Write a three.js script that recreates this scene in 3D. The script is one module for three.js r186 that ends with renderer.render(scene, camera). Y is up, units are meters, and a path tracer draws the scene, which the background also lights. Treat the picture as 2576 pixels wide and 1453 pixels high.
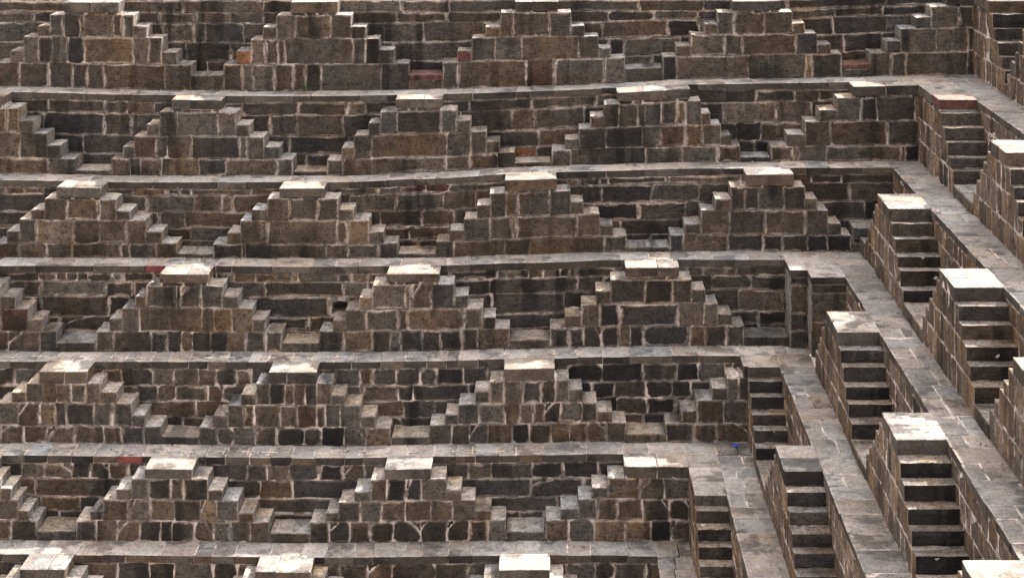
import * as THREE from 'three';
import { mergeGeometries } from 'three/addons/utils/BufferGeometryUtils.js';

// ------------------------------------------------------------------ camera
const F = 4500, CX = 1370, HOR = -520, W = 2576, H = 1453;      // rising-front lens: level camera, lens shifted down
const camera = new THREE.PerspectiveCamera(2 * Math.atan((H - HOR) / F) * 180 / Math.PI, 1, 0.5, 400);
const CAM_Y = 17, CAM_Z = 38;
camera.position.set(0, CAM_Y, CAM_Z);
camera.aspect = (2 * CX) / (2 * (H - HOR));
camera.setViewOffset(2 * CX, 2 * (H - HOR), 0, H - 2 * HOR, W, H);
const scene = new THREE.Scene();

// ------------------------------------------------------------------ sky, sun, exposure
const SUN = new THREE.Vector3(0.86, 1, -0.725).normalize();
{
  const w = 256, h = 128, d = new Float32Array(w * h * 4), v = new THREE.Vector3();
  for (let y = 0; y < h; y++) for (let x = 0; x < w; x++) {
    const el = ((y + 0.5) / h - 0.5) * Math.PI, az = ((x + 0.5) / w - 0.5) * 2 * Math.PI;
    v.set(Math.cos(el) * Math.cos(az), Math.sin(el), Math.cos(el) * Math.sin(az));
    const c = v.dot(SUN), up = Math.max(0, v.y);
    let L = 0.16 + 0.6 * up + 0.8 * Math.pow(Math.max(0, c * 0.5 + 0.5), 4) + 0.8 * Math.pow(Math.max(0, c), 20);
    if (v.y < 0) L *= 0.6;
    const i = (y * w + x) * 4, blue = 0.03 * up;
    d[i] = L * 1.03; d[i + 1] = L * 0.985; d[i + 2] = L * (0.97 + blue); d[i + 3] = 1;
  }
  const t = new THREE.DataTexture(d, w, h, THREE.RGBAFormat, THREE.FloatType);
  t.mapping = THREE.EquirectangularReflectionMapping; t.magFilter = t.minFilter = THREE.LinearFilter; t.needsUpdate = true;
  scene.background = t; scene.environment = t;
}
const sun = new THREE.DirectionalLight(new THREE.Color(1, 0.92, 0.82), 4.5);
sun.position.copy(SUN).multiplyScalar(60); sun.castShadow = true;
sun.shadow.mapSize.set(4096, 4096);
Object.assign(sun.shadow.camera, { left: -25, right: 25, top: 25, bottom: -25, near: 1, far: 140 });
scene.add(sun, sun.target);
const renderer = new THREE.WebGLRenderer({ antialias: true });
renderer.toneMapping = THREE.LinearToneMapping;
renderer.toneMappingExposure = 2.35;
renderer.shadowMap.enabled = true;

// ------------------------------------------------------------------ random, noise, textures
let seed = 7;
const rnd = () => { seed = (seed + 0x6D2B79F5) | 0; let t = Math.imul(seed ^ (seed >>> 15), 1 | seed); t = (t + Math.imul(t ^ (t >>> 7), 61 | t)) ^ t; return ((t ^ (t >>> 14)) >>> 0) / 4294967296; };
const R = (a, b) => a + (b - a) * rnd();
const pick = (s) => s[Math.floor(rnd() * s.length)];
const clamp = (x, a = 0, b = 1) => Math.min(b, Math.max(a, x)), sst = (a, b, x) => { x = clamp((x - a) / (b - a)); return x * x * (3 - 2 * x); };
const TAB = new Float32Array(65536); { const s0 = seed; seed = 99; for (let i = 0; i < 65536; i++) TAB[i] = rnd(); seed = s0; }
// tileable value noise on a px by py lattice, x and y in 0..1
function vn(x, y, px, py, salt) {
  x *= px; y *= py; const xi = Math.floor(x), yi = Math.floor(y); let fx = x - xi, fy = y - yi; fx = fx * fx * (3 - 2 * fx); fy = fy * fy * (3 - 2 * fy);
  const x0 = xi % px, x1 = (xi + 1) % px, y0 = (yi % py), y1 = ((yi + 1) % py);
  const h = (a, b) => TAB[(a * 1619 + b * 31337 + salt * 6971) & 65535];
  const a = h(x0, y0), b = h(x1, y0), c = h(x0, y1), e = h(x1, y1);
  return (a + (b - a) * fx) * (1 - fy) + (c + (e - c) * fx) * fy;
}
const fbm = (x, y, p, o, s) => { let v = 0, a = 0.5, n = 0; for (let i = 0; i < o; i++) { v += a * vn(x, y, p << i, p << i, s + i); n += a; a *= 0.55; } return v / n; };
const enc = (l) => Math.round(255 * clamp(l <= 0.0031308 ? l * 12.92 : 1.055 * Math.pow(l, 1 / 2.4) - 0.055));
function tex(n, repeat, fn, srgb = true) {
  const d = new Uint8Array(n * n * 4), o = [0, 0, 0];
  for (let y = 0; y < n; y++) for (let x = 0; x < n; x++) {
    fn(x / n, y / n, o); const i = (y * n + x) * 4;
    for (let k = 0; k < 3; k++) d[i + k] = srgb ? enc(o[k]) : Math.round(255 * clamp(o[k]));
    d[i + 3] = 255;
  }
  const t = new THREE.DataTexture(d, n, n); t.wrapS = t.wrapT = THREE.RepeatWrapping; t.magFilter = THREE.LinearFilter; t.minFilter = THREE.LinearMipmapLinearFilter; t.generateMipmaps = true;
  if (srgb) t.colorSpace = THREE.SRGBColorSpace;
  t.repeat.set(repeat, repeat); t.needsUpdate = true; return t;
}
// wall stone over 16 m: blotches, rusty patches, vertical rain stains, tooling, grain
const stoneMap = tex(2048, 1 / 16, (x, y, o) => {
  const n1 = fbm(x, y, 14, 3, 1), n2 = fbm(x, y, 110, 3, 11), warm = fbm(x + 0.02 * n2, y, 18, 3, 21), n3 = vn(x, y, 420, 420, 15), n4 = vn(x, y, 760, 760, 17);
  const st = vn(x, y, 64, 8, 31) * 0.7 + vn(x, y, 200, 12, 33) * 0.3, stain = Math.min(0.82, sst(0.55, 0.8, st) * 0.42 * (0.5 + n2) + sst(0.56, 0.74, fbm(x, y * 0.5, 20, 3, 27)) * 0.5);
  const pale = sst(0.66, 0.86, vn(x, y, 110, 14, 41) * 0.6 + n2 * 0.4) * 0.45, pit = sst(0.58, 0.9, n3) * 0.5;
  const tool = vn(x, y, 110, 640, 51), gr = TAB[(Math.floor(x * 2048) * 7919 + Math.floor(y * 2048) * 104729) & 65535];
  let v = 0.7 * (0.66 + 0.68 * n1) * (0.5 + 1.0 * n2) * (1 - stain) * (1 + pale) * (1 - pit) * (0.66 + 0.72 * n4) * (0.9 + 0.2 * tool) * (0.74 + 0.52 * gr);
  const wm = Math.max(-0.08, (warm - 0.42) * 1.25);
  o[0] = v * (1 + 0.42 * wm); o[1] = v * (1 + 0.06 * wm); o[2] = v * (1 - 0.42 * wm);
});
// trodden slabs over 16 m: grime patches, pale scuffs
const slabMap = tex(2048, 1 / 16, (x, y, o) => {
  const n1 = fbm(x, y, 22, 4, 61), n2 = fbm(x, y, 120, 3, 71), dark = sst(0.52, 0.72, fbm(x + 0.03 * n2, y, 34, 4, 81)), scuff = sst(0.6, 0.78, fbm(x, y, 56, 3, 91));
  const n3 = vn(x, y, 600, 600, 19), gr = TAB[(Math.floor(x * 2048) * 6271 + Math.floor(y * 2048) * 30011) & 65535];
  const v = 0.72 * (0.6 + 0.8 * n1) * (0.7 + 0.6 * n2) * (1 - 0.55 * dark) * (1 + 0.35 * scuff) * (0.7 + 0.6 * n3) * (0.82 + 0.36 * gr);
  const wm = Math.max(-0.04, fbm(x, y, 12, 3, 95) - 0.48);
  o[0] = v * (1.02 + 0.25 * wm); o[1] = v; o[2] = v * (0.97 - 0.25 * wm + 0.02 * dark);
});
const mortarMap = tex(1024, 1 / 8, (x, y, o) => {
  const n1 = fbm(x, y, 24, 4, 101), n2 = fbm(x, y, 160, 2, 111), hole = clamp(sst(0.47, 0.66, fbm(x, y, 40, 4, 121)) + 0.35 * sst(0.5, 0.66, fbm(x, y, 9, 3, 127)));
  const v = (0.55 + 0.6 * n1) * (0.6 + 0.7 * n2) * (1 - 0.7 * hole);
  o[0] = v; o[1] = v * (0.97 + 0.06 * n2); o[2] = v * (0.95 + 0.1 * n1);
});
const bumpT = tex(1024, 1 / 5, (x, y, o) => { o[0] = o[1] = o[2] = 0.5 * fbm(x, y, 36, 4, 131) + 0.3 * vn(x, y, 60, 420, 141) + 0.35 * TAB[(Math.floor(x * 1024) * 7717 + Math.floor(y * 1024) * 51413) & 65535] - 0.05; }, false);
const stoneMat = new THREE.MeshStandardMaterial({ map: stoneMap, bumpMap: bumpT, bumpScale: 0.045, roughness: 0.92, vertexColors: true });
const slabMat = new THREE.MeshStandardMaterial({ map: slabMap, bumpMap: bumpT, bumpScale: 0.028, roughness: 0.9, vertexColors: true });
const mortarMat = new THREE.MeshStandardMaterial({ map: mortarMap, bumpMap: bumpT, bumpScale: 0.04, roughness: 1, color: new THREE.Color().setRGB(0.93, 0.8, 0.725) });
const earthMat = new THREE.MeshStandardMaterial({ map: slabMap, roughness: 1, color: new THREE.Color().setRGB(0.4, 0.36, 0.31) });

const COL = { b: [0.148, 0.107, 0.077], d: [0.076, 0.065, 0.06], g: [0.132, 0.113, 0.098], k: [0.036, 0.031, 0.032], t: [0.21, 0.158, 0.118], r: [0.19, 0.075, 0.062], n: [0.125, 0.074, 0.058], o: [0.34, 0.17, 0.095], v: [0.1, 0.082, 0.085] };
const TOP = [0.6, 0.55, 0.51], LIME = [0.8, 0.68, 0.61];  // TOP: upper faces paler than fronts, tread wear plus caught light put into colour
const tone = (c, v = 0.2) => { const k = 1 + R(-v, v), w = R(-0.05, 0.06); return [c[0] * k * (1 + w), c[1] * k, c[2] * k * (1 - w)]; };
const mix = (a, b, t) => [a[0] + (b[0] - a[0]) * t, a[1] + (b[1] - a[1]) * t, a[2] + (b[2] - a[2]) * t];

// ------------------------------------------------------------------ naming
const used = {};
const numbered = (n) => { const k = used[n] = (used[n] ?? -1) + 1; return k ? n + '_' + String(k).padStart(3, '0') : n; };
function thing(name, label, category, group) { const o = new THREE.Group(); o.name = numbered(name); o.userData = { label, category }; if (group) o.userData.group = group; scene.add(o); return o; }
function structure(name, label) { const o = new THREE.Group(); o.name = numbered(name); o.userData = { kind: 'structure', label }; scene.add(o); return o; }
function mesh(name, g, m, parent) { const o = new THREE.Mesh(g, m); const k = parent.userData.__n ??= {}; k[name] = (k[name] ?? -1) + 1; o.name = k[name] ? name + '_' + String(k[name]).padStart(3, '0') : name; o.castShadow = o.receiveShadow = true; parent.add(o); return o; }

// ------------------------------------------------------------------ one stone
function insetPoly(P, g) {                         // P: [[u, v]...] counter-clockwise, g: inset per edge
  const n = P.length, L = [];
  for (let i = 0; i < n; i++) { const a = P[i], b = P[(i + 1) % n], l = Math.hypot(b[0] - a[0], b[1] - a[1]) || 1e-6, nx = -(b[1] - a[1]) / l, ny = (b[0] - a[0]) / l, q = typeof g === 'function' ? g(i) : g; L.push([a[0] + nx * q, a[1] + ny * q, (b[0] - a[0]) / l, (b[1] - a[1]) / l]); }
  const out = [];
  for (let i = 0; i < n; i++) { const p = L[(i + n - 1) % n], q = L[i], den = p[2] * q[3] - p[3] * q[2]; if (Math.abs(den) < 1e-4) { out.push([q[0], q[1]]); continue; } const t = ((q[0] - p[0]) * q[3] - (q[1] - p[1]) * q[2]) / den; out.push([p[0] + p[2] * t, p[1] + p[3] * t]); }
  let ar = 0, bad = false; const us = P.map((p) => p[0]), vs = P.map((p) => p[1]), u0 = Math.min(...us), u1 = Math.max(...us), v0 = Math.min(...vs), v1 = Math.max(...vs);
  out.forEach((p, i) => { const q = out[(i + 1) % n], a = P[i], b = P[(i + 1) % n]; ar += p[0] * q[1] - q[0] * p[1]; if (p[0] < u0 - 1e-6 || p[0] > u1 + 1e-6 || p[1] < v0 - 1e-6 || p[1] > v1 + 1e-6 || (q[0] - p[0]) * (b[0] - a[0]) + (q[1] - p[1]) * (b[1] - a[1]) < 0) bad = true; });
  if (bad || ar <= 0) { const cu = us.reduce((a, b) => a + b) / n, cv = vs.reduce((a, b) => a + b) / n; return P.map((p) => [cu + (p[0] - cu) * 0.82, cv + (p[1] - cv) * 0.82]); }
  return out;
}
function outline(P, rc, seg, jit) {                // rounded, wobbly outline with inward normals
  const out = [], n = P.length;
  for (let i = 0; i < n; i++) {
    const a = P[i], b = P[(i + 1) % n], dx = b[0] - a[0], dy = b[1] - a[1], l = Math.hypot(dx, dy), nx = -dy / l, ny = dx / l, r = Math.min(rc * R(0.5, 1.5) + (jit > 0.009 && rnd() < 0.13 ? R(0.03, 0.08) : 0), l * 0.3);
    const m = Math.max(1, Math.min(6, Math.round((l - 2 * r) / seg)));
    for (let k = 0; k <= m; k++) { const t = (r + (l - 2 * r) * k / m) / l, j = R(-jit, jit); out.push([a[0] + dx * t + nx * j, a[1] + dy * t + ny * j, nx, ny]); }
  }
  const s = out.map((p, i) => { const a = out[(i + out.length - 1) % out.length], b = out[(i + 1) % out.length]; const dx = b[0] - a[0], dy = b[1] - a[1], l = Math.hypot(dx, dy) || 1; return [p[0], p[1], -dy / l, dx / l]; });
  return s;
}
// fr.map(u, v, d) -> world point; d is the distance out of the face
function stone(fr, poly, o) {
  const { front = 0.02, back = -0.06, col, sideCol = col, topCol = TOP, full = false, rc = 0.03, seg = 0.16, jit = 0.008, bev = 0.012, smear = 0.5, topMin = 0.7, lime = LIME } = o;
  const out = outline(poly, rc, seg, jit), n = out.length, pos = [], uv = [], cl = [];
  let cu = 0, cv = 0; for (const p of out) { cu += p[0] / n; cv += p[1] / n; }
  const ou = fr.ou + (rnd() < 0.12 ? R(0, 16) : 0), ov = fr.ov + (rnd() < 0.1 ? R(0, 16) : 0);
  const V = (p, u, v, c) => { pos.push(p[0], p[1], p[2]); uv.push(u, v); cl.push(c[0], c[1], c[2]); };
  const r0 = [], r1 = [], r2 = [], c0 = [], c1 = [], c2 = [];
  const tilt = R(-0.006, 0.006), tilt2 = R(-0.006, 0.006);
  let sm = 0;
  for (let i = 0; i < n; i++) {
    const p = out[i]; sm = 0.5 * sm + 0.5 * (rnd() < 0.5 ? rnd() : rnd() * 0.3) * 2; const b = bev * R(0.7, 1.5), b2 = b + R(0.006, 0.014) + sm * 0.032 * smear;
    r0.push([p[0], p[1], front - bev * 1.1]); r1.push([p[0] + p[2] * b, p[1] + p[3] * b, front - 0.003 + R(-0.002, 0.002)]); r2.push([p[0] + p[2] * b2, p[1] + p[3] * b2, front + R(-0.003, 0.004) + tilt * (p[0] > cu ? 1 : -1) + tilt2 * (p[1] > cv ? 1 : -1)]);
    const s = clamp(smear * sm); c0.push(mix(col, lime, clamp(smear * 0.45 + 0.4 * s))); c1.push(mix(col, lime, clamp(s * 0.85))); c2.push(tone(col, 0.07));
  }
  const q = (A, i) => fr.map(A[i][0], A[i][1], A[i][2]), tu = (A, i) => [A[i][0] + ou, A[i][1] + ov];
  const tri = (A, ai, ca, B, bi, cb, C, ci, cc) => { V(q(A, ai), ...tu(A, ai), ca); V(q(B, bi), ...tu(B, bi), cb); V(q(C, ci), ...tu(C, ci), cc); };
  const wear = o.wear ?? (full ? 0.008 : 0), M = full && front - back > 0.3 ? 5 : 1, colCache = [];
  const cols3 = (i) => colCache[i] ??= Array.from({ length: M + 1 }, (_, m) => { const c = m && rnd() < 0.18 ? 3.4 : 1, w = m ? wear * c : 0, q = out[i]; const x = R(-0.3, 1) * w; return [r0[i][0] + q[2] * x, r0[i][1] + q[3] * x, r0[i][2] + (back - r0[i][2]) * m / M]; });
  const mid = [[cu, cv, front + R(0, 0.006)]], cm = tone(col, 0.06);
  for (let i = 0; i < n; i++) {
    const j = (i + 1) % n;
    tri(r0, i, c0[i], r0, j, c0[j], r1, j, c1[j]); tri(r0, i, c0[i], r1, j, c1[j], r1, i, c1[i]);
    tri(r1, i, c1[i], r1, j, c1[j], r2, j, c2[j]); tri(r1, i, c1[i], r2, j, c2[j], r2, i, c2[i]);
    tri(r2, i, c2[i], r2, j, c2[j], mid, 0, cm);
    const a = r0[i], b = r0[j], l = Math.hypot(b[0] - a[0], b[1] - a[1]) || 1e-6, nv = -(b[0] - a[0]) / l;      // outward normal's v
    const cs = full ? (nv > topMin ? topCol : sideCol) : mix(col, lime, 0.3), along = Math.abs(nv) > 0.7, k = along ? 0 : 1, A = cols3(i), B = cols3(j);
    for (let m = 0; m < A.length - 1; m++) {
      const quad = [A[m], A[m + 1], B[m + 1], A[m], B[m + 1], B[m]];
      for (const p of quad) { const w = p[k] + ou, dd = ov + 3.3 + p[2]; V(fr.map(p[0], p[1], p[2]), along ? w : dd, along ? dd : w, cs); }
    }
  }
  const g = new THREE.BufferGeometry();
  g.setAttribute('position', new THREE.Float32BufferAttribute(pos, 3)); g.setAttribute('uv', new THREE.Float32BufferAttribute(uv, 2)); g.setAttribute('color', new THREE.Float32BufferAttribute(cl, 3));
  g.computeVertexNormals(); return g;
}

// ------------------------------------------------------------------ levels and planes (distances Zd from the lens; level k is the floor the stairs of row k stand on)
const ZF = (k) => 38 + (3 - k) * 1.33, ZW = (k) => ZF(k) + 0.70, zOf = (Zd) => CAM_Z - Zd;
const XFa = [10.08, 8.5, 6.95, 5.5, 4.17, 2.86, 1.5], XWa = [10.93, 9.34, 7.8, 6.29, 4.84, 3.48, 2.2];
const LV = {
  '-1': '0:-10 1300:-12 1900:-13 2450:-32', 0: '-300:216 0:218 400:226 700:229 860:228 1100:224 1330:217 1560:208 1720:200 2000:196 2450:188',
  1: '-300:436 0:436 440:442 860:441 1100:432 1300:420 1500:414 1720:408 2000:406 2300:405', 2: '-300:648 0:648 430:648 800:650 1100:647 1300:641 1560:633 1720:632 2180:633',
  3: '-300:883 0:883 860:885 1100:882 1300:877 1530:872 1720:869 2025:870', 4: '-300:1114 0:1114 860:1121 1190:1116 1525:1111 1890:1114', 5: '-300:1357 0:1357 860:1365 1360:1359 1730:1362', 6: '-300:1604 1700:1604',
};
for (const k in LV) LV[k] = LV[k].split(' ').map((s) => s.split(':').map(Number));
function level(k, x) {
  const A = LV[k], Z = ZF(k), px = CX + x * F / Z; let i = 0; while (i < A.length - 2 && px > A[i + 1][0]) i++;
  const t = clamp((px - A[i][0]) / (A[i + 1][0] - A[i][0])), b = A[i][1] + (A[i + 1][1] - A[i][1]) * (0.5 * t + 0.5 * t * t * (3 - 2 * t));
  return CAM_Y - (b - HOR) * Z / F;
}
const rightLevel = {}; for (let k = -1; k <= 6; k++) rightLevel[k] = level(k, 40);
const X = (px, Z) => (px - CX) * Z / F;

// frames: left (facing +z) and right (facing -x)
const leftFrame = (k, Z) => ({ map: (u, v, d) => [u, v, zOf(Z) + d], base: (u) => level(k, u), top: (u) => level(k - 1, u), ou: k * 5.3, ov: k * 3.7 });
const rightFrame = (k, x) => ({ map: (u, v, d) => [x - d, v, u], base: () => rightLevel[k], top: () => rightLevel[k - 1], ou: 40 + k * 4.1, ov: k * 2.9 });
const floorFrame = (lev) => ({ map: (u, v, d) => [u, lev(u) + d, -v], ou: R(0, 16), ov: R(0, 16) });
const at = (fr, u, t) => { const b = fr.base(u); return b + (fr.top(u) - b) * t; };
const hgt = (fr, u) => fr.top(u) - fr.base(u);

const parse = (s) => s.trim().split(/\s+/).map((q) => ({ c: q[0], w: parseFloat(q.slice(1)) }));
// a rectangle of rubble: little stones in deep lime
function rubble(fr, parent, u0, u1, t0, t1) {
  const h = hgt(fr, (u0 + u1) / 2), rows = Math.max(1, Math.round((t1 - t0) * h / 0.15)), thin = rows === 1;
  for (let r = 0; r < rows; r++) {
    let u = u0; const a = t0 + (t1 - t0) * r / rows, b = t0 + (t1 - t0) * (r + 1) / rows, s0 = R(-0.02, 0.02), s1 = R(-0.02, 0.02);
    while (u < u1 - 0.03) {
      let e = u + (thin ? R(0.16, 0.5) : R(0.1, 0.34)); if (u1 - e < 0.1) e = u1;
      if (e - u > 0.06) {
        const P = insetPoly([[u + R(0, 0.02), at(fr, u, a) + R(0, 0.02)], [e - R(0, 0.02), at(fr, e, a) + R(0, 0.02)], [e - R(0, 0.03), at(fr, e, b) - R(0, 0.03)], [u + R(0, 0.03), at(fr, u, b) - R(0, 0.03)]], R(0.002, 0.008));
        mesh('rubble_stone', stone(fr, P, { front: R(-0.006, 0.014), back: -0.07, col: tone(COL[pick('gdgbdt')], 0.25), rc: 0.018, seg: 0.08, jit: 0.008, smear: R(0.4, 1) }), stoneMat, parent);
      }
      u = e;
    }
  }
}
// one course of stones from uL to uR between heights t0 and t1 (fractions of the storey)
function course(fr, parent, uL, uR, t0, t1, toks, o = {}) {
  const { depth = 0.7, fullL = -1e9, fullR = 1e9, skip, name = 'stone', rough = 1, topCol, wob = 0.012, gap = [0.008, 0.022], scale, smear = 0.55 } = o;
  const sum = toks.reduce((s, q) => s + q.w, 0), k = scale ?? (uR - uL) / sum; let u = uL;
  toks.forEach((q, i) => {
    const e = Math.min(uR, u + q.w * k), last = e >= uR - 1e-4, first = i === 0, w0 = u; u = e; if (e - w0 < 0.05) return;
    const full = w0 < fullL - 0.01 || e > fullR + 0.01;
    if (skip && skip(w0, e, t0, t1)) return;
    if (q.c === 'x') return;
    if (q.c === 'm' && (t1 - t0) > 0.13) q = { c: pick('gtb'), w: q.w, rough: 1 };
    if (q.c === 'm') { rubble(fr, parent, w0, e, t0, t1); return; }
    const j = () => R(-wob, wob), lo = first && fullL > -1e8, hi = last && fullR < 1e8;
    const flat = full ? 0.2 : 1;
    const A = [w0 + (lo ? 0 : j() * 1.6), at(fr, w0, t0) + j() * flat * (t0 > 0.01 ? 1 : 0)], B = [e + (hi ? 0 : j() * 1.6), at(fr, e, t0) + j() * flat * (t0 > 0.01 ? 1 : 0)], C = [e + (hi ? 0 : j() * 1.6), at(fr, e, t1) + j() * flat * 0.7], D = [w0 + (lo ? 0 : j() * 1.6), at(fr, w0, t1) + j() * flat * 0.7];
    const G = () => gap[0] * 0.5 + (gap[1] * 1.25 - gap[0] * 0.5) * Math.pow(rnd(), 1.25), gs = [G(), G(), full ? 0.003 : G(), G()]; if (lo && full) gs[3] = 0.001; if (hi && full) gs[1] = 0.001;
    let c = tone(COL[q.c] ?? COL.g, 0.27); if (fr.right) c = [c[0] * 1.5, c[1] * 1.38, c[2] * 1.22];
    const opts = { front: fr.right ? R(0.001, 0.011) : R(0.002, 0.026) + (full ? 0.006 : 0), bev: fr.right ? 0.006 : 0.012, back: full ? -depth : -0.07, full, col: c, sideCol: full ? (fr.right ? tone(COL[pick('dgdgkd')], 0.2) : mix(c, TOP, 0.46)) : c, topCol: topCol ?? tone(fr.right ? [0.38, 0.335, 0.3] : TOP, 0.14), seg: full ? 0.16 : 0.11, rc: full ? 0.012 : (rnd() < 0.18 ? 0.05 : 0.014) * rough, jit: full ? (fr.right ? 0.011 : 0.007) : 0.0125 * rough, smear: q.rough ? 1.4 : smear * (rnd() < 0.15 ? R(0.1, 0.4) : R(0.45, 1.3)) };  // step sides on the left wall lightened: sky light put into their colour
    let P = [A, B, C, D];
    if (rnd() < (o.split ?? 0) && !full && e - w0 > 0.25) {             // a corner filled with a smaller wedge stone
      const s = R(0.3, 0.55), f = R(0.35, 0.7), wedge = rnd() < 0.5;
      const top = wedge ? [C[0] + (D[0] - C[0]) * s, C[1] + (D[1] - C[1]) * s] : [D[0] + (C[0] - D[0]) * s, D[1] + (C[1] - D[1]) * s], side = wedge ? [C[0] + (B[0] - C[0]) * f, C[1] + (B[1] - C[1]) * f] : [D[0] + (A[0] - D[0]) * f, D[1] + (A[1] - D[1]) * f];
      const big = wedge ? [A, B, side, top, D] : [A, B, C, top, side], small = wedge ? [side, C, top] : [side, top, D];
      mesh(name, stone(fr, insetPoly(small, R(0.012, 0.02)), { ...opts, col: tone(c, 0.2), rc: 0.02 }), stoneMat, parent);
      P = big; gs.push(R(0.01, 0.02));
    }
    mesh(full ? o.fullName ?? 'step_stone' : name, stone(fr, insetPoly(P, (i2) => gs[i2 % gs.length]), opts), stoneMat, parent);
  });
}
const randomToks = (len, lo, hi, cols) => { const a = []; let s = 0; while (s < len) { const w = lo + (hi - lo) * Math.pow(rnd(), 1.4); a.push({ c: pick(cols), w }); s += w; } return a; };
// a stepped or straight mass of lime mortar behind the stones
function mass(fr, parent, prof, d0, d1, holes = []) {
  const sh = new THREE.Shape(prof.map((p) => new THREE.Vector2(p[0], p[1])));
  for (const h of holes) sh.holes.push(new THREE.Path(h.map((p) => new THREE.Vector2(p[0], p[1]))));
  const g = new THREE.ExtrudeGeometry(sh, { depth: d1 - d0, bevelEnabled: false }), p = g.attributes.position;
  for (let i = 0; i < p.count; i++) { const q = fr.map(p.getX(i), p.getY(i), p.getZ(i) + d0); p.setXYZ(i, q[0], q[1], q[2]); }
  g.computeVertexNormals(); return mesh('mortar_bed', g, mortarMat, parent);
}
// slabs seen from above: rectangle in plan [x0, x1] x depth [za, zb] (world z, zb nearer the camera)
function slab(parent, lev, x0, x1, za, zb, o = {}) {
  const ff = o.ff ?? floorFrame(lev), c = o.col ?? tone(TOP, 0.16), P = insetPoly([[x0, -zb], [x1, -zb], [x1, -za], [x0, -za]], o.gap ?? R(0.002, 0.007));
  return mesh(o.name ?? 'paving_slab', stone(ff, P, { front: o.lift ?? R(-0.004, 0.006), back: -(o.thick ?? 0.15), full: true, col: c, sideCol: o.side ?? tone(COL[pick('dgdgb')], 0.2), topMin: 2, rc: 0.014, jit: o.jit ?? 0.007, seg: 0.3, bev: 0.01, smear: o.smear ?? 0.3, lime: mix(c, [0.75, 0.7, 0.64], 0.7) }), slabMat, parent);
}

// ------------------------------------------------------------------ a double flight of steps
// s: L0, xl, xr, R0 in wall coordinates; lf = height of the landing; toks = { A, B, C, cap }
function stairs(fr, g, s) {
  const { L0, xl, xr, R0, lf, w, flushL, flushR, fill = 0, split = 0 } = s;
  const T = []; for (let i = 0; i <= 6; i++) T.push(lf + (1 - lf) * i / 6 + (i > 0 && i < 6 ? R(-0.015, 0.015) : 0)); const jl = [], jr = []; for (let i = 0; i < 5; i++) { jl.push(i ? R(-0.025, 0.025) : 0); jr.push(i ? R(-0.025, 0.025) : 0); }      // T[1]..T[5]: steps, T[6]: platform
  const tl = (xl - L0) / 5, tr = (R0 - xr) / 5;
  const l = (i) => flushL ? L0 : L0 + tl * i + (jl[i] ?? 0), r = (i) => flushR ? R0 : R0 - tr * i + (jr[i] ?? 0);    // outer edge of step i+1 (i = 0..4), i = 5: platform
  const e = 0.025, prof = [], P = (u, t) => prof.push([u, at(fr, u, t) - (t > 0 ? e : 0)]);
  P(l(0) + e, 0); P(r(0) - e, 0);
  for (let i = 0; i <= 5; i++) { P(r(i) - e, T[i + 1]); if (i < 5) P(r(i + 1) - e, T[i + 1]); }
  for (let i = 5; i >= 0; i--) { P(l(i) + e, T[i + 1]); if (i > 0) P(l(i) + e, T[i]); }
  const clean = prof.filter((p, i) => { const q = prof[(i + 1) % prof.length]; return Math.hypot(p[0] - q[0], p[1] - q[1]) > 1e-4; });
  mass(fr, g, clean, -w, fr.right ? -0.003 : s.crack ? -0.02 : -0.008);
  const o = (i) => ({ depth: w, fullL: flushL ? -1e9 : l(i) + tl, fullR: flushR ? 1e9 : r(i) - tr, split, gap: fr.right ? [0.009, 0.022] : s.crack ? [0.005, 0.015] : [0.008, 0.018], smear: s.crack ? 1.0 : 0.7 });
  course(fr, g, l(0), r(0), 0, T[1], parse(s.A), o(0));
  course(fr, g, l(2), r(2), T[1], T[3], parse(s.B), o(2));
  course(fr, g, l(4), r(4), T[3], T[5], parse(s.C), o(4));
  const blk = (a, b, t0, t1, left) => { const c = pick('gggbt'); course(fr, g, a, b, t0, t1, [{ c: (left && s.odd && s.odd[t0 === T[1] ? 0 : 1]) ?? c, w: 1 }], { depth: w, fullL: left ? b : -1e8 + 1, fullR: left ? 1e8 - 1 : a, gap: [0.003, 0.012], fullName: 'step_block' }); };
  if (!flushL) { blk(l(1), l(2), T[1], T[2], true); blk(l(3), l(4), T[3], T[4], true); }
  if (!flushR) { blk(r(2), r(1), T[1], T[2], false); blk(r(4), r(3), T[3], T[4], false); }
  // cap: rubble under one or more thick slabs
  const h = hgt(fr, (xl + xr) / 2), capH = (1 - T[5]) * h, th = capH * (1 - fill);
  const a = flushL ? L0 : xl, b = flushR ? R0 : xr;
  if (fill > 0) rubble(fr, g, a + 0.02, b - 0.02, T[5], T[5] + (1 - T[5]) * fill);
  return { a, b, th };
}

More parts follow.
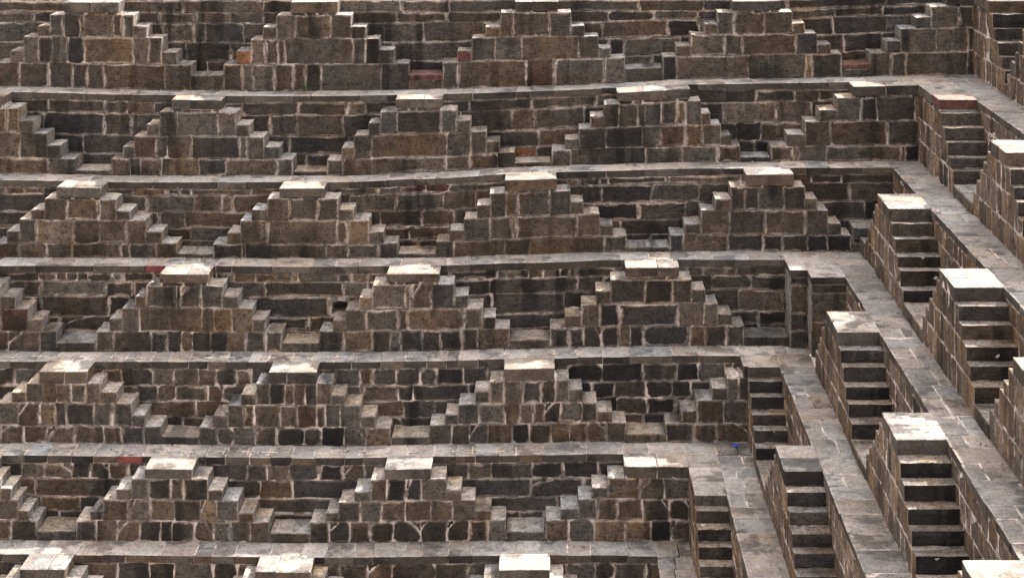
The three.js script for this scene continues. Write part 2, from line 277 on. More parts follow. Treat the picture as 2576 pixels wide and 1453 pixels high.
// ================================================================== THE LEFT (BACK) WALL
// piers in photograph pixels along the wall: L0 xl xr R0 | courses (letter = stone tone, number = width)
const LF = [0.17, 0.06, 0.06, 0.12, 0.11, 0.13, 0.13], FILL = [0.15, 0.24, 0.1, 0.26, 0, 0, 0], SPLIT = [0, 0.04, 0.02, 0.06, 0.1, 0.28, 0.1];
const PIERS = [
  [0, -8, 160, 297, 480, 'b14 b19 d15 d10 g10 b39 g17', 'g14 m10 g14 k14 b42 g13 m12', 'g15 d18 m5 g32 g11 g12', 'broad stepped pier at the upper left, rusty brown block in the middle of its face'],
  [0, 561, 730, 848, 1027, 'g14 g7 g15 b14 t9 d10 g43 d19', 't13 b12 g6 g60 g12 d12', 'g19 g36 d20', 'topmost row stepped pier with an orange block in its left flight', 'o'],
  [0, 1113, 1295, 1405, 1572, 'g12 b49 n20 g37 g15', 'g20 g21 t48 g17', 'g13 g39 g23', 'topmost row stepped pier between the red landing and the pale one, red-brown square stone below', 'r'],
  [0, 1668, 1842, 1964, 2119, 'k9 b48 g37 t5 d20', 'g25 g12 b38 d15', 'g14 b26 g24', 'topmost row stepped pier of large clean blocks nearest the top right corner stairs'],
  [1, -170, -110, 8, 188, 'g20 g15 b42 g17', 'b22 b20 g14', 'g16 b16 m7', 'stepped pier cut by the left picture edge just below the topmost walkway'],
  [1, 279, 430, 555, 737, 'b14 g7 t15 b27 d20 b36 g12', 'n17 g8 g19 d36 m6 g13', 'g12 g28 g13', 'stepped pier with crumbling right flight and rusty left stone, second row from the top'],
  [1, 822, 994, 1112, 1294, 'g12 b20 b53 g17 b20 g12', 'g12 b55 g17 g11', 'g12 d30 g11', 'stepped pier with long brown slabs in two courses and dark square stone under its cap'],
  [1, 1387, 1553, 1737, 1863, 'g14 g52 g25 g25 g16', 'g19 d25 g13 n17 b12 g13', 'g11 g14 g6 g12 g12 m7 g11', 'stepped pier with the widest platform and rounded dark stones, second row from the top'],
  [2, -15, 140, 253, 443, 'b18 b20 g18 g35 m7 g20 b14', 'g12 t27 b18 b19 t14', 'g16 b24 g13', 'stepped pier at the left with warm tan stones, third row from the top'],
  [2, 535, 702, 815, 1000, 'd21 m3 d19 g40 b15 g23 g14', 't20 g50 b9 t15', 'g16 g20 g15', 'stepped pier with lime-patched left steps and one wide grey slab across its middle'],
  [2, 1097, 1270, 1400, 1577, 'g13 b36 b19 b53 g16', 'g18 g16 t4 b42 b17', 'g11 b8 g22 g14', 'stepped pier with three big brown blocks in its bottom course, third row'],
  [2, 1685, 1877, 1998, 2143, 'd10 b9 b22 d25 k14 d17 k15 k17', 'b21 d26 b30 g17', 'd12 d11 g21 d18', 'dark stepped pier nearest the corner drain in the third row, rounded stones at its foot'],
  [3, -200, -130, -30, 140, 'g20 g20 b11 b19 g9', 'g20 g20 n16', 'g12 g12', 'fourth row stepped pier at the left picture edge with only its right flight showing'],
  [3, 240, 400, 523, 708, 'g13 b26 g12 d9 t8 d13 k12 b12 g15 g11', 'g13 b46 g9 b13 b15', 'g21 t3 g14 g15', 'stepped pier with one very wide brown middle block, beside a red coping stone'],
  [3, 802, 972, 1105, 1283, 'd16 b19 b11 g7 g14 d12 d14 g10 b21', 'g14 g23 b6 b40 m13', 'g24 t4 b14 d16', 'stepped pier beside the black hollow in the wall, fourth row from the top'],
  [3, 1383, 1574, 1709, 1873, 'g13 d10 d12 k11 b8 k9 d31 b11 d14 g12', 'g14 k14 d43 g18 g11', 'd26 k20 d15', 'dark streaked stepped pier with a bright two-slab cap, left of the corner buttress'],
  [4, -72, 97, 217, 403, 'b20 t14 b16 b19 b19 b13 d14 d11', 'g14 b14 b11 d7 d19 g12 g13', 'd12 b10 b10 m10 b11', 'leftmost stepped pier of small square brown stones, fifth row from the top'],
  [4, 500, 675, 795, 982, 'g12 g11 g15 b14 d18 d12 k15 g15 b16', 'g12 m7 t18 m12 n14 b6 g11 g14', 'g10 k10 b6 b8 d8 b10', 'stepped pier with heavily limed face, middle of the fifth row from the top'],
  [4, 1080, 1267, 1395, 1575, 'g15 d12 g13 b16 k12 d15 b12 b12 b13 d14', 'g13 g16 t9 t9 b7 d10 g13 d10', 'g11 g15 d14 b12 g11', 'stepped pier of upright narrow brown stones, fifth row nearest the corner stairs'],
  [5, -160, -85, -20, 92, 'b20 b15 b12', 'b14 g13', 'g12', 'sixth row stepped pier at the left picture edge, only three step blocks showing'],
  [5, 190, 362, 483, 676, 'd14 b14 b16 d14 g8 b15 b13 g12 g13 g13', 'b18 g15 b17 b18 t11 g15', 'g12 d14 b9 d16', 'stepped pier with wedge stones at its foot, just right of the red coping front'],
  [5, 780, 966, 1085, 1272, 'd13 g14 b14 b16 d19 d18 d15 d13 g12', 'd15 g14 b17 b18 b15 g16', 'b12 k14 k12 g18', 'sixth row stepped pier with two black stones under its cap'],
  [6, -130, 47, 163, 350, 'b14 b14 d14 b16 d14 g12', 'b18 g15 b17 b18 g15', 'g12 d14 b9 d16', 'pier at the bottom left picture edge, only its pale cap and top steps showing'],
  [6, 460, 640, 780, 965, 'd13 g14 b14 b16 d19 g12', 'd15 g14 b17 b15 g16', 'b12 k14 d12 g18', 'middle one of three pier caps along the bottom picture edge, wide and pale'],
  [6, 1070, 1254, 1384, 1565, 'g15 d12 g13 b16 k12 b13 d14', 'g13 g16 b9 d10 g13', 'g11 g15 d14 g11', 'bottom edge pier nearest the lowest corner stairs, pale slabbed cap'],
];
const cover = Array.from({ length: 8 }, () => []);       // per row: [uL, uR, fn(u) -> t]
function coverOf(L0, xl, xr, R0, lf, fl, frr) { return (u) => { if (u < L0 || u > R0) return 0; const T = (i) => lf + (1 - lf) * i / 6; if (u >= xl && u <= xr) return 1; if (u < xl) return fl ? 1 : T(Math.floor((u - L0) / ((xl - L0) / 5)) + 1); return frr ? 1 : T(Math.floor((R0 - u) / ((R0 - xr) / 5)) + 1); }; }

const capCol = () => tone([0.45, 0.41, 0.37], 0.18);
const pierGroup = 'stepped stair piers along the back wall';
const ends = Array.from({ length: 8 }, () => []);
for (const [k, L0p, xlp, xrp, R0p, A, B, C, label, odd] of PIERS) {
  const Z = ZF(k), fr = leftFrame(k, Z), g = thing('double_staircase', label, 'staircase', pierGroup), [L0, xl, xr, R0] = [L0p, xlp, xrp, R0p].map((p) => X(p, Z));
  const c = stairs(fr, g, { L0, xl, xr, R0, lf: LF[k], w: 0.7, A, B, C, fill: FILL[k], split: SPLIT[k], odd, crack: k < 4 });
  const lev = (u) => level(k - 1, u), n = xr - xl > 1.3 ? 3 : rnd() < 0.6 ? 2 : 1, side = tone(COL[pick('ggbd')], 0.15);
  const cuts = [xl]; if (n === 2) cuts.push(xl + (xr - xl) * R(0.35, 0.65)); if (n === 3) cuts.push(xl + (xr - xl) * 0.36, xl + (xr - xl) * 0.68); cuts.push(xr);
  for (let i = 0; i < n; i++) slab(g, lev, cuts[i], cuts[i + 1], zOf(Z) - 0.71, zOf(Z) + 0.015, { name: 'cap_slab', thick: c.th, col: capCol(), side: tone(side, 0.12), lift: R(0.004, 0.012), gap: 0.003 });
  cover[k].push([L0, R0, coverOf(L0, xl, xr, R0, LF[k])]); ends[k].push([L0, R0, g]);
}
// shared landings between neighbouring piers: they belong to the pier on their left
function landing(fr, g, a, b, lf, w, c, topCol) {
  if (b - a < 0.1) return;
  if (c === 'r') { const m = lf * 0.62; landing(fr, g, a, b, m, w, 'g'); mesh('landing_slab', stone(fr, [[a + 0.006, at(fr, a, m)], [b - 0.006, at(fr, b, m)], [b - 0.006, at(fr, b, lf)], [a + 0.006, at(fr, a, lf)]], { front: 0.035, back: -w, full: true, col: tone(COL.r, 0.08), topCol, rc: 0.01, jit: 0.006, smear: 0.2 }), stoneMat, g); return; }
  const P = [[a + 0.008, at(fr, a, 0)], [b - 0.008, at(fr, b, 0)], [b - 0.008, at(fr, b, lf)], [a + 0.008, at(fr, a, lf)]];
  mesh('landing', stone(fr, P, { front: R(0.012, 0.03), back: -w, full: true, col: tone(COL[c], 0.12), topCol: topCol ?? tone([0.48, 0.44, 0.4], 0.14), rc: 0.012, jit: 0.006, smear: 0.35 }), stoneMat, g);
}
const landCol = { '0-2': 'r', '0-4': 'r' };

// corner stairs: left half-pier merging into the right wall's half-pier
const CORNERS = [   // row, L0, xl (px) | A B C | Zn: near edge of the platform on the right wall | label
  [0, 2190, 2383, 'g14 d10 g41 d5', 'g28 g25 d6', 'g32 d17', 40.5, 'pale stairs filling the top right corner, one flight on each wall'],
  [1, 1940, 2147, 'g15 t3 g18 g48 m3 k9', 'b22 b48 g27', 'g22 d15 d35 d4', 38.5, 'corner stairs with a red brick layer under the slab heading the right flight'],
  [4, 1675, 1870, 'd18 b15 b21', 'b17 g16', 'g10 d10', 36.62, 'fifth row corner stairs, long flight of narrow treads on the right wall'],
  [5, 1372, 1570, 'b16 g17 t21 m18 k13 m14', 'g13 b13 b17 d18 k14', 'b19 g14 g15', 33.94, 'lowest corner stairs, with broken limed stones along the foot of the left half'],
];
const TREAD = 0.275;
const rightToks = (n, cols = 'tbtbgtb') => Array.from({ length: n }, () => pick(cols) + R(0.7, 1.5).toFixed(2)).join(' ');
function rightStairs(g, k, L0, xl, xr, R0, flushL, flushR, fill, red) {
  const w = XWa[k] - XFa[k] + 0.01, fr = rightFrame(k, XFa[k]); fr.right = true;
  const m = (a) => Math.max(2, Math.round(a / 0.42));
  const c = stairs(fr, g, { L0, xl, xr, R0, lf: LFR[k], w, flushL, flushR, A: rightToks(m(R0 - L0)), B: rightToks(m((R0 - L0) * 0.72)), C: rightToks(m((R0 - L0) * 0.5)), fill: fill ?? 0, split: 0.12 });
  cover[k].rt ??= []; cover[k].rt.push([L0, R0, coverOf(L0, xl, xr, R0, LFR[k], flushL, flushR)]);
  return { ...c, w };
}
const LFR = [0.14, 0.14, 0.14, 0.12, 0.12, 0.13, 0.13];
const cornerThings = {};
for (const [k, L0p, xlp, A, B, C, Zn, label] of CORNERS) {
  const Z = ZF(k), fr = leftFrame(k, Z), g = cornerThings[k] = thing('corner_staircase', label, 'staircase', 'stairs in the corner between the two walls'), [L0, xl] = [L0p, xlp].map((p) => X(p, Z)), xr = XFa[k] + 0.02;
  const c = stairs(fr, g, { L0, xl, xr, R0: xr, lf: LF[k], w: 0.7, flushR: true, A, B, C, fill: FILL[k] * 0.5, split: SPLIT[k], crack: k < 4 });
  const lev = (u) => level(k - 1, u), lr = () => rightLevel[k - 1];
  const n = Math.max(1, Math.round((xr - xl) / 0.7)); for (let i = 0; i < n; i++) slab(g, lev, xl + (xr - xl) * i / n, xl + (xr - xl) * (i + 1) / n, zOf(Z) - 0.71, zOf(Z) + 0.015, { name: 'cap_slab', thick: c.th, col: capCol(), lift: R(0.004, 0.012) });
  cover[k].push([L0, 60, coverOf(L0, xl, 60, 60, LF[k])]); ends[k].push([L0, 60, g]);
  const u0 = zOf(ZW(k)), un = zOf(Zn), r = rightStairs(g, k, u0, u0, un, un + 5 * TREAD, true, false, k === 1 ? 0.2 : 0.06);
  const m = Math.max(1, Math.round((un - u0) / 0.7));
  for (let i = 0; i < m; i++) { const red = k === 1 && i === m - 1; slab(g, lr, XFa[k] - 0.015, XWa[k] + 0.01, u0 + (un - u0) * i / m, u0 + (un - u0) * (i + 1) / m + (i === m - 1 ? 0.015 : 0), { name: 'cap_slab', thick: r.th, col: red ? tone([0.42, 0.3, 0.25], 0.05) : capCol(), side: red ? tone(COL.r, 0.1) : undefined, lift: red ? 0.02 : R(0.004, 0.01) }); }
}
for (let k = 0; k <= 6; k++) {
  const L = ends[k].sort((a, b) => a[0] - b[0]), fr = leftFrame(k, ZF(k));
  for (let i = 0; i < L.length - 1; i++) landing(fr, L[i][2], L[i][1], L[i + 1][0], LF[k], 0.7, landCol[k + '-' + (i + 1)] ?? pick('ggd'), landCol[k + '-' + (i + 1)] ? tone([0.3, 0.17, 0.15], 0.05) : undefined);
}

// ================================================================== RIGHT WALL PIERS   row, far landing, far edge, near edge, near landing (distances from the lens)
const RP = [
  [0, 38.9, 37.4, 36.3, 34.9, 'stair pier at the extreme upper right edge, only its far steps showing'],
  [1, 35.45, 34.05, 32.9, 31.5, 'stair pier cut by the right picture edge, sunlit cap over tan stones, upper right'],
  [2, 38.68, 37.3, 36.0, 34.6, 'right wall stair pier beside the drain landing, narrow flight of dark risers'],
  [2, 32.85, 31.42, 30.28, 28.86, 'large right wall stair pier with broad pale cap and worn treads, right of centre height'],
  [2, 27.9, 26.5, 25.3, 23.9, 'stair pier at the lower right edge showing only wedge stones of its far flight'],
  [3, 36.25, 34.8, 33.46, 32.0, 'right wall stair pier with cracked cap slabs, next to the corner buttresses'],
  [3, 30.55, 29.1, 27.9, 26.45, 'right wall stair pier with wide pinkish cap, flight reaching the bottom edge'],
  [3, 24.95, 23.5, 22.3, 20.9, 'stair pier in the bottom right corner, only the end of its pale cap visible'],
  [4, 33.65, 32.2, 31.0, 29.5, 'right wall stair pier with a black stained slab on its cap, bottom right'],
];
const rightEnds = Array.from({ length: 8 }, () => []);
for (const [k, a, b, c, d, label] of RP) {
  const g = thing('double_staircase', label, 'staircase', 'stepped stair piers along the right wall');
  const r = rightStairs(g, k, zOf(a), zOf(b), zOf(c), zOf(d), false, false, 0);
  const lr = () => rightLevel[k - 1], n = 2, z0 = zOf(b), z1 = zOf(c);
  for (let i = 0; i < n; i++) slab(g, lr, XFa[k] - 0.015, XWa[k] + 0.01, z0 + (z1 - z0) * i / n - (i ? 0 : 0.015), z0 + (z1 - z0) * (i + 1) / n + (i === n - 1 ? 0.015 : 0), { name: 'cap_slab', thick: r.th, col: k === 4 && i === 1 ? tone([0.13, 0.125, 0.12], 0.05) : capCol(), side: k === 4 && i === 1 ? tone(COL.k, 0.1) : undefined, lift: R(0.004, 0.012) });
  rightEnds[k].push([zOf(a), zOf(d), g]);
}
for (const [k, , , , , , Zn] of CORNERS) rightEnds[k].push([zOf(ZW(k)), zOf(Zn) + 5 * TREAD, cornerThings[k]]);
for (let k = 0; k <= 5; k++) {
  const L = rightEnds[k].sort((a, b) => a[0] - b[0]), fr = rightFrame(k, XFa[k]);
  for (let i = 0; i < L.length; i++) { const nx = L[i + 1]; landing(fr, L[i][2], L[i][1], nx ? nx[0] : L[i][1] + 1.2, LFR[k], XWa[k] - XFa[k], k === 0 ? 'r' : pick('ggb'), k === 0 ? tone([0.3, 0.17, 0.15], 0.05) : undefined); }
}

// ------------------------------------------------------------------ corner pieces of rows 2 and 3
{
  const k = 2, fr = leftFrame(k, ZF(k)), last = ends[2][ends[2].length - 1];
  const g = thing('drain_landing', 'low dark landing block with a drain hole, in the inner corner of the third row', 'landing');
  const a = last[1] + 0.02, b = 7.79, h0 = level(k, a), u = (t) => at(fr, a, t);
  const lint = [[a, u(0.16)], [b, u(0.16)], [b, u(0.31)], [a, u(0.31)]];
  mesh('lintel', stone(fr, lint, { front: 0.02, back: -0.7, full: true, col: tone(COL.g, 0.1), topCol: tone([0.36, 0.33, 0.3], 0.1), rc: 0.02 }), stoneMat, g);
  mesh('jamb', stone(fr, [[a, u(0)], [a + 0.07, u(0)], [a + 0.07, u(0.16)], [a, u(0.16)]], { front: 0.015, back: -0.7, full: true, col: tone(COL.d, 0.1), rc: 0.01 }), stoneMat, g);
  mesh('jamb', stone(fr, [[a + 0.4, u(0)], [b, u(0)], [b, u(0.16)], [a + 0.46, u(0.16)]], { front: 0.015, back: -0.7, full: true, col: tone(COL.g, 0.1), rc: 0.02 }), stoneMat, g);
  const rf = rightFrame(k, XFa[k]); landing(rf, g, zOf(ZF(k)) + 0.04, zOf(38.68), 0.2, XWa[k] - XFa[k], 'g');
}
{
  const k = 3, g = thing('corner_buttress', 'pair of plain square dark stone buttresses in the inner corner, without stairs', 'buttress');
  const blocks = [[5.2, 5.56, 37.84, 'd'], [5.56, 6.3, 37.27, 'd']];
  for (const [x0, x1, Zd, cc] of blocks) {
    const fr = leftFrame(k, Zd); let t = 0; const ts = [0.22, 0.44, 0.8, 1 - 0.09];
    mass(fr, g, [[x0 + 0.02, at(fr, x0, 0)], [x1 - 0.02, at(fr, x1, 0)], [x1 - 0.02, at(fr, x1, 0.98)], [x0 + 0.02, at(fr, x0, 0.98)]], -(39.2 - Zd), -0.02);
    for (const e of ts) { course(fr, g, x0, x1, t, e, [{ c: pick('ddgb'), w: 1 }], { depth: 39.2 - Zd, fullL: x1, fullR: x0, fullName: 'stone', gap: [0.004, 0.01] }); t = e; }
    slab(g, () => rightLevel[2], x0 - 0.01, x1 + 0.005, zOf(39.3), zOf(Zd) + 0.02, { name: 'cap_slab', thick: 0.14, side: tone(COL.d, 0.1), lift: 0.006 });
  }
  const ff = leftFrame(k, ZF(k)), last = ends[3][ends[3].length - 1]; landing(ff, last[2], last[1], 5.2, LF[k], 0.7, 'd', tone([0.3, 0.28, 0.26], 0.1));
}

// ================================================================== RETAINING WALLS
// left wall courses: heights (fractions, top first) and stones in photograph pixels from x = -60
const CW = [
  { t: [0.93, 0.84, 0.72, 0.5, 0.28, 0.14], s: ['g260 g210 g200 d160 g190 g120 g210 g270 g160 d210 d250 d130', 'g90 d130 g70 t60 d60 g90 t90 g80 d60 g80 t70', 'g120 d140 d80 g78 g80 g27 g100 g110 g240 g100 g150 g150 b150', 'g330 d150 d110 g60 g160 g110 g80 g400 b140 k40 g140 d140 g150 b126 d90', 'd400 d130 g130 g140 g120 g120 d150 g160 g300 g170 d150 d140 b90 g120', 'g200 d300 g200'] },
  { t: [0.9, 0.74, 0.45, 0.21], s: ['d130 d142 g57 b66 d75 g150 d140 d120 g50 d120 d139 d160 g162 g60 d130 d210 d100 g60 d110 g170', 'd120 d153 d67 g120 g120 d110 d66 d116 d145 d150 d130 t60 g120 d180 d80 d95 t130 g90 d130 d100', 'd220 d152 d33 g130 d150 d52 d150 d120 b90 d80 d188 b100 d160 d110 d130 d60 b120 d110', 'd330 b110 d250 b90 d80 d300 b100 o100 d400 g150'] },
  { t: [0.9, 0.8, 0.56, 0.32, 0.14], s: ['m120 d100 g120 t90 m60 g150 g100 m80 g140 g60 r60 r60 g300 m100 d150 g180', 'd200 g180 g118 b71 t25 b145 g150 g120 g115 b81 b65 g134 d120 k125 g120 d120 g120 d140 d150', 'd160 d140 g110 g65 b160 b180 g150 b107 b81 d200 g150 k113 g120 d150 d160 d140', 'd280 t60 b150 g200 t100 b250 b100 g230 b105 b100 d300 k83', 'd260 t100 g300 t100 b300 g200 g150'] },
  { t: [0.9, 0.79, 0.6, 0.33, 0.15], s: ['d105 g45 m80 d60 m30 d80 m120 m240 g100 m120 d160 d120 m200 g100 m300', 'd110 g165 d70 d60 g90 d180 d200 g58 d120 d190 d220 d66 d90 d180 g100 d120', 'd115 d165 k57 k90 d150 g60 d200 g70 b80 d200 g60 d182 d110 k160 d170', 'd160 d165 d120 g160 d180 d210 k60 g120 d250 d200 d160', 'g260 d100 d250 d150 d300 b100 d300'] },
  { t: [0.87, 0.66, 0.44, 0.22], s: ['d45 g60 m40 b55 b70 g45 d80 g55 g60 b40 d52 m40 d70 g40 d50 g54 g60 b30 d60 d60 g40 k70 d60 g60 d80 g60 k90 k100', 'd60 g45 b110 g30 d50 g60 d50 b45 g80 b40 g60 d50 b80 d100 g60 b90 d40 d140 k70 g50 k190', 'd80 g60 d60 g55 d60 g60 b130 b100 g60 d60 g60 d120 b120 g80 d90 d120 k120', 'd90 b60 d120 g90 d110 b60 g100 b100 d90 d130 g70 d110'] },
  { t: [0.87, 0.67, 0.42, 0.21], s: ['k65 g55 g72 d45 g45 b50 d60 b60 g55 d120 g55 g55 d75 k60 b55 g55 k45 b50 d110 g60 d100 k80 k90', 'b100 d215 b60 g80 d210 b80 d235 b90 g60 d215 d130 g70 d180', 'd110 b100 d150 d180 b120 d190 d230 b130 d200', 'd160 d200 b140 d300'] },
  { t: [0.85, 0.6, 0.35], s: ['d85 d100 b120 d80 d60 g100 d60 b90 d80 g90 d70 b60 d110 d80 g90 k80', 'd85 b100 d140 d100 g90', 'd200 b150 d150'] },
];
const wallLabel = ['topmost visible back wall of large grey blocks above the highest walkway', 'back wall of long dark blocks between the highest walkway and the next one down', 'back wall with a thin line of small stones and red bricks under its coping', 'back wall with the black hollow between two piers and rubble under its coping', 'back wall of small squarish stones in the fifth row from the top', 'back wall with one red stone set into its coping', 'lowest back wall along the bottom edge of the picture, mostly hidden'];
const XMIN = -14.5;
// hollows where stones have fallen out: row, from and to (photograph pixels along the wall), heights
const HOLES = [[3, 832, 876, 0.36, 0.52], [1, 2270, 2296, 0.06, 0.2], [5, 1690, 1732, 0.06, 0.17]];
function cutToks(toks, sc, x0, hs) { let u = x0; const out = []; for (const q of toks) { const e = u + q.w * sc; let p = u; for (const [a, b] of hs) if (a < e && b > p) { if (a - p > 0.04) out.push({ c: q.c, w: (a - p) / sc }); const h0 = Math.max(a, p); p = Math.min(b, e); out.push({ c: 'x', w: (p - h0) / sc }); } if (e - p > 1e-6) out.push({ c: q.c, w: (e - p) / sc }); u = e; } return out; }
for (let k = 0; k <= 6; k++) {
  const Z = ZW(k), fr = leftFrame(k, Z), g = thing('retaining_wall', wallLabel[k], 'wall'), xEnd = XWa[k] + 0.3, x0 = Math.max(XMIN, X(-60, Z) - 0.2);
  const prof = []; const N = 26; for (let i = 0; i <= N; i++) { const u = x0 + (xEnd - x0) * i / N; prof.push([u, level(k, u) - 0.4]); } for (let i = N; i >= 0; i--) { const u = x0 + (xEnd - x0) * i / N; prof.push([u, level(k - 1, u) - 0.009]); }
  const hs2 = HOLES.filter((h) => h[0] === k).map(([, a, b, t0, t1]) => [X(a, Z), X(b, Z), t0, t1]);
  mass(fr, g, prof, -1.6, k < 4 ? -0.024 : -0.01, hs2.map(([a, b, t0, t1]) => [[a, at(fr, a, t0)], [a + (b - a) * 0.3, at(fr, a, t0) - 0.02], [b, at(fr, b, t0)], [b - 0.03, at(fr, b, t1)], [a + (b - a) * 0.5, at(fr, a, t1) + 0.03], [a + 0.03, at(fr, a, t1)]]));
  const covered = (a, b, t0, t1) => { for (let i = 0; i <= 6; i++) { const u = a + (b - a) * i / 6; let m = 0; for (const c of cover[k]) if (u >= c[0] && u <= c[1]) m = Math.max(m, c[2](u)); if (m < t1 - 0.01) return false; } return true; };
  const cw = CW[k], hs = [0.905, ...cw.t.slice(1), 0];
  cw.t.forEach((tt, i) => {
    const t1 = i === 0 ? (k === 0 ? 0.98 : 1 - 0.155 / hgt(fr, 0)) : cw.t[i], t0 = i + 1 < cw.t.length ? cw.t[i + 1] : 0;
    const sc = Z / F; let toks = parse(cw.s[i]); toks.unshift({ c: pick('dg'), w: Math.max(1, (X(-10, Z) - x0) / sc) }); let tot = toks.reduce((a, q) => a + q.w, 0); const need = (xEnd - x0) / sc; if (tot < need) toks.push(...randomToks(need - tot, k < 4 ? 70 : 45, k < 4 ? 180 : 90, 'dgdgbdkvv'));  // recessed wall filler leans to dark tones, its shade put into the colour
    toks = cutToks(toks, sc, x0, hs2.filter((h) => h[2] < t1 - 0.02 && h[3] > t0 + 0.02));
    course(fr, g, x0, xEnd, t0, t1, toks, { skip: covered, scale: sc, rough: 1.25, wob: 0.016, gap: k < 4 ? [0.004, 0.014] : [0.007, 0.017], smear: k < 4 ? 1.0 : 0.7, split: SPLIT[k] * 0.5 });
  });
}
const rwLabel = ['', 'right hand wall below the highest walkway, behind the red-layered corner stair', 'right hand wall behind the long narrow flight of the third row', 'right hand wall of narrow tan stones beside the cracked cap slabs', 'right hand wall between the bottom flights, fifth row', 'lowest right hand wall at the bottom edge of the picture beside the corner flight', ''];
for (let k = 0; k <= 5; k++) {
  const fr = rightFrame(k, XWa[k]); fr.right = true; const g = thing('retaining_wall', rwLabel[k] || 'uppermost right hand wall in the far top right corner of the picture', 'wall'), u0 = zOf(ZW(k)), u1 = zOf([30, 26, 21.5, 19.5, 22, 25][k]);
  const b = rightLevel[k] - 0.4, t = rightLevel[k - 1] - 0.009;
  mass(fr, g, [[u0, b], [u1, b], [u1, t], [u0, t]], -2, -0.003);
  const covered = (a, c, t0, t1) => { for (let i = 0; i <= 6; i++) { const u = a + (c - a) * i / 6; let m = 0; for (const q of cover[k].rt ?? []) if (u >= q[0] && u <= q[1]) m = Math.max(m, q[2](u)); if (m < t1 - 0.01) return false; } return true; };
  const ts = [1 - 0.155 / hgt(fr, 0), 0.7, 0.47, 0.23, 0];
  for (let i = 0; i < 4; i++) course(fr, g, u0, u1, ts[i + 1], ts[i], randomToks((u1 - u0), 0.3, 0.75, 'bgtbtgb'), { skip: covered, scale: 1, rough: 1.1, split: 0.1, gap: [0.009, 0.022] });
}

// ================================================================== TERRACE WALKWAYS (paving slabs whose front edges are the coping)
const pathLabel = ['paved walkway along the highest ledge', 'paved walkway on the second ledge from the top', 'paved walkway on the third ledge, turning the corner to the right', 'paved walkway on the fourth ledge, widening on the right wall', 'paved walkway on the fifth ledge with cross-shaped lime joints', 'paved walkway on the lowest full ledge', ''];
const COPE = ['60 90 48 78 80 35 150 58 75 120 50 120 70 100 45 70 110 35 60 120 110 130 70', '150 130 165 60 100 75 105 80 75 95 70 50 110 60 70 95 95 95 90 110 150', '45 52 50 25 65 55 90 110 35 40 40 50 40 100 100 60 60 65 40 60 55 60 60 80 240', '30 55 65 45 50 48 40 40 25 40 45 50 50 45 55 50 60 50 60 40 75 60 55 50 30 50 65 55 70 60', '58 62 58 60 55 60 55 60 55 45 50 60 55 50 65 70 45 60 60 60 55 50 60 50 60', '65 100 85 70 55 86 86 45 55 90 80 60 70 50 80 110 60 110 60 70 60 90'];
for (let k = 0; k <= 5; k++) {
  const g = structure('terrace_path', pathLabel[k]), lev = (u) => level(k, u), Ze = ZW(k + 1), zb = zOf(Ze) + 0.028, zf = zOf(ZF(k)) - 0.06, x0 = Math.max(XMIN, X(-60, Ze)), x1 = XWa[k + 1];
  let u = x0; const ws = COPE[k].split(' ').map(Number); let i = 0;
  while (u < x1 - 0.01) { let e = u + (i < ws.length ? ws[i] : R(50, 110)) * Ze / F; if (x1 - e < 0.2) e = x1; const px = (q) => (q - CX) * Ze / F; for (const q of k === 2 ? [364, 412] : k === 4 ? [294, 356] : []) if (u < px(q) - 0.03 && e > px(q) - 0.2) { e = px(q); break; } const xm = (u + e) / 2 * F / Ze + CX, red = (k === 2 && xm > 364 && xm < 412) || (k === 4 && xm > 294 && xm < 356);
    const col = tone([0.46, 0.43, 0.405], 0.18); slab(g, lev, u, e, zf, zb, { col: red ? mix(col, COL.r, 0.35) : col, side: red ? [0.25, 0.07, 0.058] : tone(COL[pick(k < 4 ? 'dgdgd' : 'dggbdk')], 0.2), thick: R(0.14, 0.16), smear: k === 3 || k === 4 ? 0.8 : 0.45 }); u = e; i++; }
  // right arm
  const xa = XWa[k + 1], xb = XFa[k] + 0.06, zend = zOf([30, 26, 21.5, 19.5, 22, 25][k]); let z = zf + 0.0;
  const lr = () => rightLevel[k];
  z = zOf(ZF(k)) - 0.06;
  // the corner field between the left arm and the right arm
  while (z < zend) { const e = z + R(0.45, 0.95), col = tone([0.37, 0.345, 0.325], 0.22), sp = rnd();
    if (sp < 0.4) { const xm = xa + (xb - xa) * R(0.35, 0.65); slab(g, lr, xa - 0.028, xm, z, e, { col, thick: 0.15, smear: 0.6, gap: R(0.004, 0.013) }); slab(g, lr, xm, xb, z, e, { col: tone(col, 0.15), thick: 0.15, smear: 0.6, gap: R(0.004, 0.013) }); }
    else slab(g, lr, xa - 0.028, xb, z, e, { col, thick: R(0.14, 0.16), smear: 0.6, gap: R(0.004, 0.012) });
    z = e; }
}
{
  const g = new THREE.BoxGeometry(300, 1, 300); const m = new THREE.Mesh(g, earthMat); m.position.set(0, level(6, 0) - 0.62, 0); m.name = 'ground'; m.userData = { kind: 'structure' }; m.receiveShadow = true; scene.add(m);
}
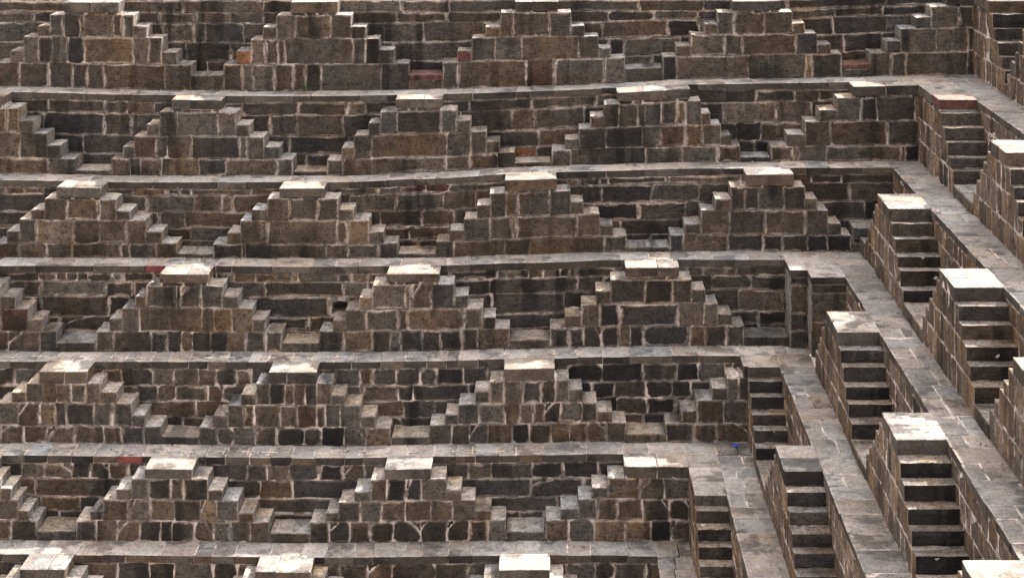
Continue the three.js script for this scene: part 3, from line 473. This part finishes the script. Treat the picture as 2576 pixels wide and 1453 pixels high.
// grit and crumbs of mortar lying on the ledges
{
  const g = new THREE.IcosahedronGeometry(1, 0), m = new THREE.MeshStandardMaterial({ color: 0xffffff, roughness: 1 }), N = 1500, im = new THREE.InstancedMesh(g, m, N), M = new THREE.Matrix4(), q = new THREE.Quaternion(), e = new THREE.Euler(), c = new THREE.Color();
  for (let i = 0; i < N; i++) {
    const k = Math.floor(rnd() * 6), right = rnd() < 0.4, s = 0.006 + 0.018 * Math.pow(rnd(), 3); let x, y, z;
    if (right) { x = XWa[k + 1] + (XFa[k] - XWa[k + 1]) * (0.05 + 0.93 * Math.sqrt(rnd())); z = zOf(ZF(k)) + R(0, 12); y = rightLevel[k]; } else { x = R(XMIN + 1, XWa[k + 1]); z = zOf(ZF(k)) + 0.02 + 0.55 * rnd() * rnd(); y = level(k, x); }
    M.compose(new THREE.Vector3(x, y + 0.006 + s * 0.3, z), q.setFromEuler(e.set(R(0, 6), R(0, 6), R(0, 6))), new THREE.Vector3(s, s * R(0.4, 0.8), s * R(0.6, 1))); im.setMatrixAt(i, M);
    const t = tone(rnd() < 0.6 ? [0.42, 0.36, 0.31] : COL.g, 0.3); im.setColorAt(i, c.setRGB(t[0], t[1], t[2]));
  }
  im.name = 'gravel'; im.userData = { kind: 'stuff', label: 'grit and crumbs of mortar lying on the ledges' }; im.castShadow = im.receiveShadow = true; scene.add(im);
}
// lime crosses over the slab joints of two walkways, a weed, scraps of litter
for (const k of [3, 4]) {
  const g = scene.getObjectByName(k === 3 ? 'terrace_path_003' : 'terrace_path_004'), lev = (u) => level(k, u), ff = floorFrame(lev), Ze = ZW(k + 1); let px = -60; const ws = COPE[k].split(' ').map(Number);
  for (const w of ws) { px += w; if (px > 1850 || rnd() < 0.25) continue; const x = X(px, Ze), z = zOf(Ze) - R(0.16, 0.26), a = R(0.1, 0.2), b = R(0.014, 0.03), c = R(0.1, 0.22), d = R(0.012, 0.022), r = () => R(0.6, 1.3), y = -z;
    const P = [[x - a * r(), y - b], [x - d, y - b * r()], [x - d * r(), y - c * r()], [x + d * r(), y - c], [x + d, y - b * r()], [x + a * r(), y - b], [x + a, y + b * r()], [x + d, y + b], [x + d * r(), y + c], [x - d, y + c * r()], [x - d * r(), y + b], [x - a, y + b * r()]];
    mesh('mortar_patch', stone(ff, P, { front: 0.0125, back: 0.002, full: true, col: tone([0.8, 0.73, 0.65], 0.1), sideCol: [0.7, 0.62, 0.55], rc: 0.008, seg: 0.08, jit: 0.005, bev: 0.002, smear: 0 }), slabMat, g); }
}
{
  const leaf = new THREE.MeshPhysicalMaterial({ color: new THREE.Color().setRGB(0.07, 0.16, 0.03), roughness: 0.8, side: THREE.DoubleSide }), x = X(768, ZF(0)), g = thing('weed_plant', 'small green weed growing at the foot of the topmost row wall', 'plant');
  g.position.set(x, level(0, x), zOf(ZF(0)) + 0.05);
  for (let i = 0; i < 16; i++) { const a = R(0, 6.28), l = R(0.1, 0.24), sh = new THREE.Shape(); sh.moveTo(0, 0); sh.quadraticCurveTo(0.025, l * 0.5, 0, l); sh.quadraticCurveTo(-0.025, l * 0.5, 0, 0); const q = new THREE.ShapeGeometry(sh, 4), p = q.attributes.position; for (let j = 0; j < p.count; j++) p.setZ(j, 2.2 * p.getY(j) ** 2 * R(0.9, 1.1)); q.rotateY(a); q.computeVertexNormals(); mesh('leaf', q, leaf, g); }
  const scrap = (x, y, z, s, col, label) => { const q = new THREE.IcosahedronGeometry(s, 1), p = q.attributes.position; for (let i = 0; i < p.count; i++) { const k = 0.6 + 0.7 * TAB[(Math.round(p.getX(i) * 9000) * 31 + Math.round(p.getY(i) * 9000) * 17 + Math.round(p.getZ(i) * 9000)) & 65535]; p.setXYZ(i, p.getX(i) * k * 1.3, Math.max(-s * 0.3, p.getY(i) * k * 0.6), p.getZ(i) * k); } q.computeVertexNormals(); const m = new THREE.Mesh(q, new THREE.MeshStandardMaterial({ color: new THREE.Color().setRGB(...col), roughness: 0.6 })); m.position.set(x, y + s * 0.3, z); m.castShadow = true; m.name = numbered('litter_scrap'); m.userData = { label, category: 'litter' }; scene.add(m); };
  const X4 = X(1851, 36.5); scrap(X4, level(4, X4) + 0.006, zOf(36.48), 0.045, [0.02, 0.12, 0.6], 'crumpled blue scrap of litter on the walkway by the lowest corner stairs');
  scrap(7.35, rightLevel[2] + 0.31 * 1.7, zOf(39.6), 0.03, [0.03, 0.15, 0.7], 'tiny blue scrap of litter on the drain landing in the inner corner');
}
scene.traverse((o) => { delete o.userData.__n; });
renderer.render(scene, camera);
